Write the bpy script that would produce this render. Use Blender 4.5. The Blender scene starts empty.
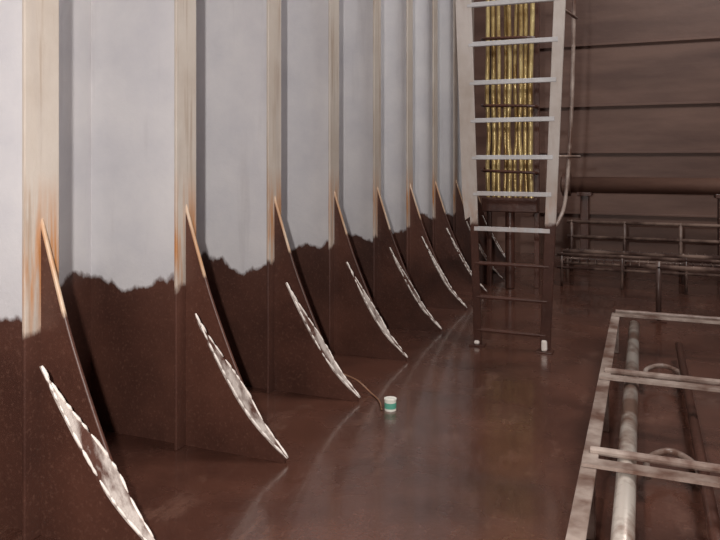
import bpy, bmesh, math, random
from mathutils import Vector, Matrix
random.seed(4)
S = bpy.context.scene
S.view_settings.view_transform = 'Standard'
COL = S.collection

# ------------------------------------------------------------------ materials
def srgb(r, g, b):
    f = lambda c: (c/255/12.92) if c/255 <= 0.04045 else ((c/255+0.055)/1.055)**2.4
    return (f(r), f(g), f(b), 1)

class NT:
    def __init__(s, name):
        s.m = bpy.data.materials.new(name); s.m.use_nodes = True
        s.t = s.m.node_tree; s.n = s.t.nodes; s.l = s.t.links
        s.b = s.n['Principled BSDF']
        s.pos = s.n.new('ShaderNodeNewGeometry').outputs['Position']
    def link(s, a, b): s.l.new(a, b)
    def mapping(s, scale, loc=(0, 0, 0)):
        m = s.n.new('ShaderNodeMapping'); m.inputs['Scale'].default_value = scale
        m.inputs['Location'].default_value = loc
        s.link(s.pos, m.inputs['Vector']); return m.outputs[0]
    def noise(s, scale, detail=4, vec=None, rough=0.6):
        n = s.n.new('ShaderNodeTexNoise'); n.inputs['Scale'].default_value = scale
        n.inputs['Detail'].default_value = detail; n.inputs['Roughness'].default_value = rough
        s.link(vec if vec else s.pos, n.inputs['Vector']); return n.outputs['Fac']
    def ramp(s, fac, a, b, ca=(0, 0, 0, 1), cb=(1, 1, 1, 1)):
        r = s.n.new('ShaderNodeValToRGB')
        r.color_ramp.elements[0].position = a; r.color_ramp.elements[0].color = ca
        r.color_ramp.elements[1].position = b; r.color_ramp.elements[1].color = cb
        s.link(fac, r.inputs[0]); return r.outputs[0]
    def math(s, op, a, b=None, clamp=False):
        m = s.n.new('ShaderNodeMath'); m.operation = op; m.use_clamp = clamp
        for i, v in enumerate((a, b)):
            if v is None: continue
            if isinstance(v, (int, float)): m.inputs[i].default_value = v
            else: s.link(v, m.inputs[i])
        return m.outputs[0]
    def mix(s, fac, a, b):
        m = s.n.new('ShaderNodeMix'); m.data_type = 'RGBA'
        for k, v in ((0, fac), (6, a), (7, b)):
            if isinstance(v, (int, float, tuple)): m.inputs[k].default_value = v
            else: s.link(v, m.inputs[k])
        return m.outputs[2]
    def z(s):
        x = s.n.new('ShaderNodeSeparateXYZ'); s.link(s.pos, x.inputs[0]); return x.outputs[2]
    def bump(s, h, strength=0.3, dist=0.01):
        b = s.n.new('ShaderNodeBump'); b.inputs['Strength'].default_value = strength
        b.inputs['Distance'].default_value = dist
        s.link(h, b.inputs['Height']); s.link(b.outputs[0], s.b.inputs['Normal'])

BR1, BR2, BR3 = srgb(92, 58, 47), srgb(64, 39, 32), srgb(128, 92, 78)

def brown(t):
    big = t.noise(1.6, 5)
    c = t.mix(t.ramp(big, .35, .68), BR2, BR1)
    fine = t.noise(70, 3)
    c = t.mix(t.math('MULTIPLY', t.ramp(fine, .55, .75), .35), c, BR3)
    return c

def coat(name, upper, upper2, rust=0.0, level=0.73, amp=0.42):
    """light epoxy coating above, brown coating below a ragged brush line"""
    t = NT(name)
    mott = t.noise(3.0, 5)
    up = t.mix(t.ramp(mott, .35, .7), upper, upper2)
    stain = t.noise(1.0, 4, t.mapping((9, 9, .9)))
    up = t.mix(t.math('MULTIPLY', t.ramp(stain, .58, .78), .25), up, srgb(150, 142, 142))
    if rust > 0:
        st = t.ramp(t.noise(1.0, 5, t.mapping((26, 26, 2.0))), .40, .58)
        zz = t.z()
        band = t.math('SUBTRACT', 1.15, t.math('MULTIPLY', t.math('ABSOLUTE', t.math('SUBTRACT', zz, .96)), 3.4), True)
        up = t.mix(t.math('MULTIPLY', t.math('MULTIPLY', st, band), rust*.9), up, srgb(186, 120, 58))
        st2 = t.ramp(t.noise(1.0, 5, t.mapping((30, 30, 1.2), (3, 1, 2))), .54, .66)
        up = t.mix(t.math('MULTIPLY', st2, .5*rust), up, srgb(150, 122, 98))
    n1 = t.noise(1.0, 3, t.mapping((3.0, 3.0, 1.2), (1.3, .4, 0)), .5)
    n2 = t.noise(1.0, 4, t.mapping((13, 13, 7)), .6)
    e = t.math('ADD', t.math('MULTIPLY', t.math('SUBTRACT', n1, .5), amp*1.2),
               t.math('MULTIPLY', t.math('SUBTRACT', n2, .5), .11))
    edge = t.math('ADD', t.z(), e)
    f = t.ramp(edge, level-.010, level+.016)
    c = t.mix(f, brown(t), up)
    t.link(c, t.b.inputs['Base Color'])
    t.b.inputs['Roughness'].default_value = .45
    t.bump(t.noise(25, 4), .25, .006)
    return t.m

M_web = coat('grey_epoxy_over_brown_coating', srgb(218, 215, 216), srgb(203, 201, 205), level=.725)
M_fl = coat('beige_coating_rusty', srgb(202, 192, 182), srgb(188, 175, 163), rust=1.0, level=.74, amp=.1)
M_edge = coat('bracket_edge_coating', srgb(215, 196, 176), srgb(190, 155, 122), rust=.5, level=.80, amp=.1)
M_lad = coat('ladder_coating', srgb(210, 203, 198), srgb(184, 172, 162), rust=.3, level=.90, amp=.12)
M_rung = coat('rung_coating', srgb(200, 200, 202), srgb(175, 172, 172), rust=.2, level=.75, amp=.1)

t = NT('brown_coated_steel'); t.link(brown(t), t.b.inputs['Base Color'])
t.b.inputs['Roughness'].default_value = .38; t.bump(t.noise(18, 5), .3, .01); M_br = t.m

t = NT('oily_brown_floor')
c = brown(t)
wet = t.ramp(t.noise(.8, 5), .42, .6)
c = t.mix(t.math('MULTIPLY', wet, .4), c, srgb(102, 66, 53))
c = t.mix(t.math('MULTIPLY', t.ramp(t.noise(1.0, 6, t.mapping((5, 2, 1)), .7), .56, .66), .3), c, srgb(134, 100, 86))
t.link(c, t.b.inputs['Base Color'])
t.link(t.ramp(t.noise(2.2, 4), .35, .7, (.12, .12, .12, 1), (.40, .40, .40, 1)), t.b.inputs['Roughness'])
t.b.inputs['Coat Weight'].default_value = .6; t.b.inputs['Coat Roughness'].default_value = .1
t.bump(t.noise(14, 6), .35, .009); M_floor = t.m

t = NT('far_bulkhead_brown')
c = t.mix(t.ramp(t.noise(1.2, 5, t.mapping((.5, 1, 3))), .35, .65), srgb(98, 70, 60), srgb(126, 95, 82))
t.link(c, t.b.inputs['Base Color']); t.b.inputs['Roughness'].default_value = .5
t.bump(t.noise(8, 5), .3, .01); M_far = t.m

t = NT('worn_silver_face_plate')
c = t.mix(t.ramp(t.noise(1, 5, t.mapping((11, 11, 4))), .40, .56), srgb(204, 192, 184), srgb(92, 62, 53))
t.link(c, t.b.inputs['Base Color']); t.b.inputs['Roughness'].default_value = .35
t.bump(t.noise(40, 4), .5, .01); M_sp = t.m

t = NT('bright_weld_bead')
t.b.inputs['Base Color'].default_value = srgb(238, 228, 220); t.b.inputs['Roughness'].default_value = .3
t.bump(t.noise(90, 2), .4, .005); M_weld = t.m

t = NT('brass_tube')
c = t.mix(t.ramp(t.noise(1.0, 4, t.mapping((8, 8, 3))), .35, .65), srgb(150, 116, 66), srgb(234, 212, 152))
t.link(c, t.b.inputs['Base Color']); t.b.inputs['Metallic'].default_value = .5
t.b.inputs['Roughness'].default_value = .3; t.bump(t.noise(6, 3), .6, .03); M_brass = t.m

t = NT('stainless_pipe')
c = t.mix(t.ramp(t.noise(6, 5), .42, .60), srgb(200, 190, 180), srgb(130, 102, 88))
t.link(c, t.b.inputs['Base Color']); t.b.inputs['Metallic'].default_value = .35
t.b.inputs['Roughness'].default_value = .3; M_pipe = t.m

t = NT('stained_rack_steel')
c = t.mix(t.ramp(t.noise(5, 5), .36, .62), srgb(172, 156, 146), srgb(100, 74, 63))
t.link(c, t.b.inputs['Base Color']); t.b.inputs['Roughness'].default_value = .4
t.bump(t.noise(30, 4), .3, .008); M_rack = t.m

t = NT('dirty_background_pipe')
c = t.mix(t.ramp(t.noise(3, 5), .45, .64), srgb(74, 54, 48), srgb(150, 126, 114))
t.link(c, t.b.inputs['Base Color']); t.b.inputs['Roughness'].default_value = .4; M_dp = t.m

def plain(name, col, rough=.4, metal=0):
    t = NT(name)
    c = t.mix(t.math('MULTIPLY', t.ramp(t.noise(40, 3), .45, .7), .3), col, tuple(x*.6 for x in col[:3])+(1,))
    t.link(c, t.b.inputs['Base Color']); t.b.inputs['Roughness'].default_value = rough
    t.b.inputs['Metallic'].default_value = metal; return t.m
M_green = plain('green_label', srgb(96, 172, 150)); M_white = plain('white_paint', srgb(240, 238, 228))
M_tan = plain('tan_cord', srgb(150, 112, 88))

# ------------------------------------------------------------------ mesh helpers
def obj(name, bm, mat, parent=None, smooth=False, bevel=0):
    me = bpy.data.meshes.new(name); bmesh.ops.recalc_face_normals(bm, faces=bm.faces)
    bm.to_mesh(me); bm.free()
    o = bpy.data.objects.new(name, me); COL.objects.link(o)
    for m in (mat if isinstance(mat, (list, tuple)) else [mat]): me.materials.append(m)
    if smooth:
        for p in me.polygons: p.use_smooth = True
    if bevel:
        b = o.modifiers.new('bevel', 'BEVEL'); b.width = bevel; b.segments = 2
    if parent: o.parent = parent
    return o
def empty(name):
    e = bpy.data.objects.new(name, None); e.empty_display_size = .1; COL.objects.link(e); return e
def box(bm, x0, x1, y0, y1, z0, z1):
    r = bmesh.ops.create_cube(bm, size=1)
    for v in r['verts']:
        v.co = Vector(((x0+x1)/2+v.co.x*(x1-x0), (y0+y1)/2+v.co.y*(y1-y0), (z0+z1)/2+v.co.z*(z1-z0)))
def bar(bm, p, q, side, w, th):
    p, q = Vector(p), Vector(q); d = (q-p).normalized()
    s = Vector(side); s = (s-d*s.dot(d)).normalized(); n = d.cross(s)
    vs = []
    for c in (p, q):
        for a, b in ((-1, -1), (1, -1), (1, 1), (-1, 1)):
            vs.append(bm.verts.new(c+s*a*w/2+n*b*th/2))
    for f in ((0, 1, 2, 3), (7, 6, 5, 4), (0, 4, 5, 1), (1, 5, 6, 2), (2, 6, 7, 3), (3, 7, 4, 0)):
        bm.faces.new([vs[i] for i in f])
def tube(bm, pts, r, seg=12, cap=True):
    pts = [Vector(p) for p in pts]; rings = []
    d0 = (pts[1]-pts[0]).normalized()
    up = Vector((0, 0, 1)) if abs(d0.z) < .9 else Vector((1, 0, 0))
    for i, p in enumerate(pts):
        d = (pts[min(i+1, len(pts)-1)]-pts[max(i-1, 0)]).normalized()
        a = (up-d*up.dot(d)).normalized(); b = d.cross(a); up = a
        rr_ = r[i] if isinstance(r, list) else r
        rings.append([bm.verts.new(p+a*rr_*math.cos(2*math.pi*k/seg)+b*rr_*math.sin(2*math.pi*k/seg)) for k in range(seg)])
    for A, B in zip(rings, rings[1:]):
        for k in range(seg): bm.faces.new((A[k], A[(k+1) % seg], B[(k+1) % seg], B[k]))
    if cap: bm.faces.new(rings[0][::-1]); bm.faces.new(rings[-1])
def crom(P, n=6):
    P = [Vector(p) for p in P]; Q = [2*P[0]-P[1]]+P+[2*P[-1]-P[-2]]; out = []
    for i in range(1, len(Q)-2):
        a, b, c, d = Q[i-1:i+3]
        for k in range(n):
            u = k/n
            out.append(.5*((2*b)+(c-a)*u+(2*a-5*b+4*c-d)*u*u+(3*b-a-3*c+d)*u**3))
    out.append(P[-1]); return out

# ------------------------------------------------------------------ tank shell
XW, YF, XR, YB, ZT = -2.55, 10.3, 7.0, -3.0, 7.5
def shell(name, d, mat):
    bm = bmesh.new(); box(bm, *d); return obj(name, bm, mat)
shell('floor', (XW-.2, XR+.2, YB-.2, YF+.2, -.1, 0), M_floor)
shell('ceiling', (XW-.2, XR+.2, YB-.2, YF+.2, ZT, ZT+.1), M_far)
shell('wall_left', (XW-.1, XW, YB, YF, 0, ZT), M_web)
shell('wall_right', (XR, XR+.1, YB, YF, 0, ZT), M_far)
shell('wall_front', (XW, XR, YB-.1, YB, 0, ZT), M_far)
WB = shell('wall_back', (XW, XR, YF, YF+.1, 0, ZT), M_far)
for i, z in enumerate((.60, 1.45, 2.10, 2.95, 3.80, 4.65, 5.5)):
    bm = bmesh.new()
    box(bm, -1.45, XR-.02, YF-.05, YF, z-.006, z+.006)
    box(bm, -1.45, XR-.02, YF-.058, YF-.05, z-.014, z+.014)
    obj('stringer_%d' % i, bm, M_far, WB, bevel=.003)

# ------------------------------------------------------------------ side stiffeners with toe brackets
XF = -1.996
EDGE = crom([(-1.996, 0, 1.13), (-1.922, 0, .90), (-1.846, 0, .68), (-1.718, 0, .385), (-1.610, 0, .185), (-1.462, 0, .012)], 6)
def edge_at(z):
    for a, b in zip(EDGE, EDGE[1:]):
        if a.z >= z >= b.z:
            u = (a.z-z)/(a.z-b.z); return a.x+(b.x-a.x)*u
    return EDGE[-1].x
def normal_at(z):
    a, b = edge_at(z+.03), edge_at(max(z-.03, .013)); d = Vector((b-a, 0, -.06)).normalized()
    return Vector((-d.z, 0, d.x))
for i in range(-3, 9):
    Y = 2.738+.85*(i-1)
    if Y > YF-.3: break
    E = empty('bulkhead_stiffener'); E.location = (XF, Y, 0)
    def add(name, bm, mat, **k):
        for v in bm.verts: v.co -= E.location
        return obj(name, bm, mat, parent=E, **k)
    bm = bmesh.new(); box(bm, XW, XF, Y-.007, Y+.007, 0, ZT); add('web', bm, M_web)
    bm = bmesh.new(); box(bm, XF-.001, XF+.013, Y-.078, Y+.078, 0, ZT); add('face_flange', bm, M_fl, bevel=.004)
    bm = bmesh.new(); pr = [Vector((XF+.01, 0, 0)), Vector((-1.462, 0, 0))]+EDGE[::-1]
    pr = pr[:-1]+[Vector((XF+.01, 0, 1.13))]
    A = [bm.verts.new((p.x, Y-.007, p.z)) for p in pr]; B = [bm.verts.new((p.x, Y+.007, p.z)) for p in pr]
    bm.faces.new(A); bm.faces.new(B[::-1])
    for k in range(len(A)): bm.faces.new((A[k], A[(k+1) % len(A)], B[(k+1) % len(A)], B[k]))
    add('toe_bracket', bm, M_br)
    bm = bmesh.new(); tube(bm, [Vector((p.x+.004, Y, p.z)) for p in EDGE], .0085, 8); add('bracket_edge', bm, M_edge, smooth=True)
    # long slim face plate, pointed at both ends
    N = 44; near, far = [], []
    for k in range(N+1):
        u = k/N; z = .655-(.655-.014)*u
        a = -.155*(1-u)**.9-.008*math.sin(math.pi*u)
        s = min(1, u/.62); s = s*s*(3-2*s)*.45+s*.55
        b = -.153+s*.163
        x = edge_at(z)
        near.append(Vector((x, Y+a, z))+normal_at(z)*.012); far.append(Vector((x, Y+max(b, a+.003), z))+normal_at(z)*.012)
    bm = bmesh.new(); vn = [bm.verts.new(p) for p in near]; vf = [bm.verts.new(p) for p in far]
    for k in range(N): bm.faces.new((vn[k], vn[k+1], vf[k+1], vf[k]))
    o = add('bracket_face_plate', bm, M_sp); sm = o.modifiers.new('s', 'SOLIDIFY'); sm.thickness = .01
    bm = bmesh.new()
    for li, line in enumerate((near, far)):
        k = 0
        while k < N:
            L = random.randint(2, 6); e = min(N, k+L)
            seg = line[k:e+1]
            if len(seg) > 1:
                rs = [random.uniform(.0038, .0062) for _ in seg]; rs[0] = rs[-1] = .002
                tube(bm, seg, rs, 6)
            k = e+(1 if random.random() < .4 else 0)
    add('weld_bead', bm, M_weld, smooth=True)

# ------------------------------------------------------------------ access ladder
E = empty('access_ladder')
def lp(side, z):
    u = z/1.86
    b, tp = (Vector((-1.106, 5.01, 0)), Vector((-1.07, 4.60, 1.86))) if side == 0 else (Vector((-.632, 5.0, 0)), Vector((-.51, 4.60, 1.86)))
    p = b.lerp(tp, u) if z > 0 else b
    return Vector((p.x, p.y, z))
bm = bmesh.new(); bar(bm, lp(0, 0), lp(0, 5.2), (1, 0, 0), .055, .02); obj('side_rail_left', bm, M_lad, E, bevel=.004)
bm = bmesh.new(); bar(bm, lp(1, 0), lp(1, 5.2), (1, 0, 0), .072, .02); obj('side_rail_right', bm, M_lad, E, bevel=.004)
bm = bmesh.new(); off = Vector((-.03, -.014, 0))
a, b = lp(0, .84)+off, lp(0, 5.2)+off
pts = [b+Vector((-.045, 0, 0)), b+Vector((.06, 0, 0)), lp(0, .98)+off+Vector((.06, 0, 0)), lp(0, .92)+off+Vector((-.03, 0, 0)), lp(0, 1.1)+off+Vector((-.045, 0, 0))]
bm.faces.new([bm.verts.new(p) for p in pts])
o = obj('rail_doubler', bm, M_lad, E); sm = o.modifiers.new('s', 'SOLIDIFY'); sm.thickness = .008
z = .12; k = 0
while z < 5.1:
    bm = bmesh.new(); a, b = lp(0, z), lp(1, z)
    if z > .8:
        bar(bm, a, b, (0, 0, 1), .030, .030); m = M_rung
    else:
        tube(bm, [a, b], .014, 10); m = M_br
    obj('rung_%d' % k, bm, m, E, bevel=.003); z += .247; k += 1
for s in (0, 1):
    p = lp(s, 0); bm = bmesh.new(); box(bm, p.x-.055, p.x+.055, p.y-.05, p.y+.05, 0, .012)
    obj('foot_plate_%d' % s, bm, M_br, E, bevel=.003)
    bm = bmesh.new(); box(bm, p.x-.022, p.x+.018, p.y-.042, p.y-.012, .012, .04+.05*s)
    obj('anchor_lug_%d' % s, bm, M_weld, E, bevel=.012)
bm = bmesh.new()
tube(bm, crom([(-.40, 4.7, 5.0), (-.43, 4.95, 3.2), (-.455, 5.08, 1.90), (-.498, 5.10, 1.13), (-.54, 5.02, .92), (-.60, 4.86, .84)], 6), .013, 8)
tube(bm, [(-.40, 4.98, 1.36), (-.555, 4.72, 1.36)], .01, 8); tube(bm, [(-.42, 4.96, 2.3), (-.49, 4.52, 2.3)], .01, 8)
obj('grab_rail', bm, M_rack, E, smooth=True)

# ------------------------------------------------------------------ brass tube bundle
E = empty('brass_pipe_bundle')
cx, cy = -1.29, 7.35
rr = random.Random(7)
for k in range(9):
    x = cx-.225+.056*k; y = cy+(.05 if k % 2 else 0); r = .019+.008*rr.random()
    bm = bmesh.new(); w = [Vector((x+rr.uniform(-.014, .014), y+rr.uniform(-.012, .012), z)) for z in (5.9, 4.8, 3.6, 3.0, 2.4, 2.0, 1.6, 1.3)]
    w += [Vector((x, y, 1.0)), Vector((x, y, .94))]
    tube(bm, crom(w, 4), r, 12); obj('tube_%d' % k, bm, M_brass, E, smooth=True)
for k, z in enumerate((1.22, 1.9, 2.6, 3.4, 4.4)):
    bm = bmesh.new()
    tube(bm, crom([(cx-.27, cy+.1, z+.03), (cx-.26, cy-.06, z+.01), (cx, cy-.09, z), (cx+.26, cy-.06, z-.01), (cx+.27, cy+.1, z-.02)], 6), .016, 8)
    box(bm, cx-.28, cx+.29, cy+.09, cy+.12, z-.02, z+.02)
    obj('pipe_clamp_%d' % k, bm, M_br, E, smooth=False)
bm = bmesh.new()
for x in (cx-.24, cx+.26): box(bm, x-.025, x+.025, cy+.12, cy+.17, 0, 6.0)
obj('support_post', bm, M_br, E, bevel=.004)
bm = bmesh.new(); box(bm, cx-.28, cx+.29, cy-.06, cy+.12, .80, .95); tube(bm, [(cx, cy+.03, 0), (cx, cy+.03, .8)], .05, 16)
obj('manifold', bm, M_br, E, bevel=.01)

# ------------------------------------------------------------------ cargo pipe on far bulkhead
E = empty('cargo_pipe')
bm = bmesh.new(); tube(bm, [(-1.0, 9.55, 1.02), (XR-.1, 9.55, 1.02)], .105, 24); obj('pipe_body', bm, M_far, E, smooth=True)
for k, x in enumerate((-.98, 1.25, 3.7, 5.2)):
    bm = bmesh.new(); tube(bm, [(x, 9.55, 1.02), (x+.045, 9.55, 1.02)], .15, 24); tube(bm, [(x+.06, 9.55, 1.02), (x+.105, 9.55, 1.02)], .15, 24)
    obj('flange_%d' % k, bm, M_far, E)
for k, x in enumerate((-.7, .9, 2.5, 4.1, 5.7)):
    bm = bmesh.new(); box(bm, x-.05, x+.05, 9.45, 9.65, 0, .92); box(bm, x-.09, x+.09, 9.40, 9.70, .88, .93)
    obj('support_%d' % k, bm, M_br, E, bevel=.005)

# ------------------------------------------------------------------ low pipe run / grating walkway in background
E = empty('low_pipe_railing')
bm = bmesh.new()
for y, z, r in ((8.3, .30, .022), (8.3, .17, .018), (7.7, .34, .018), (8.8, .42, .02), (8.8, .60, .02), (7.7, .2, .014)):
    tube(bm, [(-.85, y, z), (5.5, y, z)], r, 10)
for x in (-.8, -.2, .4, 1.0, 1.8, 3.0, 4.0, 5.0):
    tube(bm, [(x, 8.8, 0), (x, 8.8, .62)], .02, 8); tube(bm, [(x, 8.3, 0), (x, 8.3, .33)], .016, 8)
    tube(bm, [(x, 7.7, 0), (x, 7.7, .36)], .014, 8); tube(bm, [(x, 7.7, .26), (x, 8.8, .26)], .014, 8)
obj('railing_pipes', bm, M_dp, E, smooth=True)
bm = bmesh.new()
x = -.8
while x < 5.4:
    box(bm, x-.004, x+.004, 7.72, 8.78, .255, .285); x += .085
for y in (7.9, 8.1, 8.5, 8.65): box(bm, -.8, 5.4, y-.004, y+.004, .27, .286)
obj('grating_bars', bm, M_dp, E)
E = empty('upright_pipe_stand')
bm = bmesh.new()
tube(bm, [(.12, 6.3, 0), (.12, 6.3, .50)], .022, 10); tube(bm, [(.02, 6.3, .45), (2.6, 6.3, .45)], .022, 10)
tube(bm, [(1.2, 6.3, 0), (1.2, 6.3, .45)], .022, 10); tube(bm, [(2.5, 6.3, 0), (2.5, 6.3, .45)], .022, 10)
obj('stand_tubes', bm, M_dp, E, smooth=True)
bm = bmesh.new(); box(bm, .06, .18, 6.24, 6.36, 0, .012); obj('base', bm, M_br, E)

# ------------------------------------------------------------------ steel rack with pipes at right foreground
E = empty('heating_coil_rack')
h = .25
bm = bmesh.new()
box(bm, -.205, -.150, .9, 5.25, h-.006, h+.006); box(bm, -.205, -.193, .9, 5.25, h-.06, h)
obj('edge_angle_bar', bm, M_rack, E, bevel=.003)
bm = bmesh.new()
for y in (1.1, 2.60, 3.66, 5.17):
    box(bm, -.20, 1.9, y-.03, y+.03, h+.008, h+.02)
    tube(bm, [(-.18, y+.12, h+.012), (1.9, y+.12, h+.012)], .015, 10)
obj('cross_bars', bm, M_rack, E)
bm = bmesh.new()
tube(bm, [(-.055, .8, h-.035), (-.055, 5.1, h-.035)], .034, 16)
obj('bright_pipe', bm, M_pipe, E, smooth=True)
for k, x in enumerate((.22, .62, 1.05, 1.5)):
    bm = bmesh.new(); tube(bm, [(x, .8, h-.14), (x, 5.1, h-.14)], .022, 14)
    obj('coil_pipe_%d' % k, bm, M_br, E, smooth=True)
bm = bmesh.new()
for y0 in (2.95, 4.3):
    tube(bm, crom([(.02, y0, .1), (.02, y0+.2, .09), (.11, y0+.32, .09), (.20, y0+.2, .09), (.20, y0, .1)], 6), .014, 10)
obj('return_bends', bm, M_rack, E, smooth=True)
bm = bmesh.new()
for y in (1.1, 2.60, 3.66, 5.17):
    for x in (-.175, .60, 1.35, 1.87): box(bm, x-.02, x+.02, y-.02, y+.02, 0, h)
obj('legs', bm, M_rack, E, bevel=.003)

# ------------------------------------------------------------------ small can and cord
E = empty('paint_can'); px, py = -1.252, 3.53
bm = bmesh.new(); tube(bm, [(px, py, 0), (px, py, .012)], .0315, 28); tube(bm, [(px, py, .042), (px, py, .056)], .0315, 28)
tube(bm, [(px, py, .055), (px, py, .062)], .0335, 28); tube(bm, [(px, py, .062), (px, py, .065)], .025, 28); obj('can_body', bm, M_white, E)
bm = bmesh.new(); tube(bm, [(px, py, .012), (px, py, .042)], .032, 28); obj('can_label', bm, M_green, E, smooth=False)
E = empty('cord')
bm = bmesh.new(); tube(bm, crom([(-1.57, 3.612, .135), (-1.52, 3.72, .07), (-1.44, 3.72, .012), (-1.35, 3.62, .008), (-1.29, 3.50, .008)], 8), .004, 8)
obj('cord_strand', bm, M_tan, E, smooth=True)

# ------------------------------------------------------------------ camera
cam = bpy.data.cameras.new('camera'); co = bpy.data.objects.new('camera', cam); COL.objects.link(co)
co.location = (0, 0, 1.33); co.rotation_euler = (math.radians(90), 0, math.radians(22.01))
cam.sensor_width = 36; cam.lens = 35; cam.shift_y = -109/720; cam.clip_start = .05
S.camera = co

# ------------------------------------------------------------------ light
l = bpy.data.lights.new('flash_lamp', 'POINT'); l.energy = 340; l.shadow_soft_size = .03; l.color = (1, .96, .92)
o = bpy.data.objects.new('flash_lamp', l); COL.objects.link(o); o.location = (-.20, -.08, 1.50)
l = bpy.data.lights.new('fill_light', 'AREA'); l.energy = 480; l.size = 3.0; l.color = (1, .99, .98)  # unseen overhead fill lamp, added to even out the flash falloff
o = bpy.data.objects.new('fill_light', l); COL.objects.link(o); o.location = (1.5, 4.0, 7.2)
d = Vector((-2.2, 6.5, 1.4))-o.location; o.rotation_euler = d.to_track_quat('-Z', 'Y').to_euler()
w = bpy.data.worlds.new('world'); S.world = w; w.use_nodes = True
w.node_tree.nodes['Background'].inputs[0].default_value = (.5, .48, .48, 1)
w.node_tree.nodes['Background'].inputs[1].default_value = .3
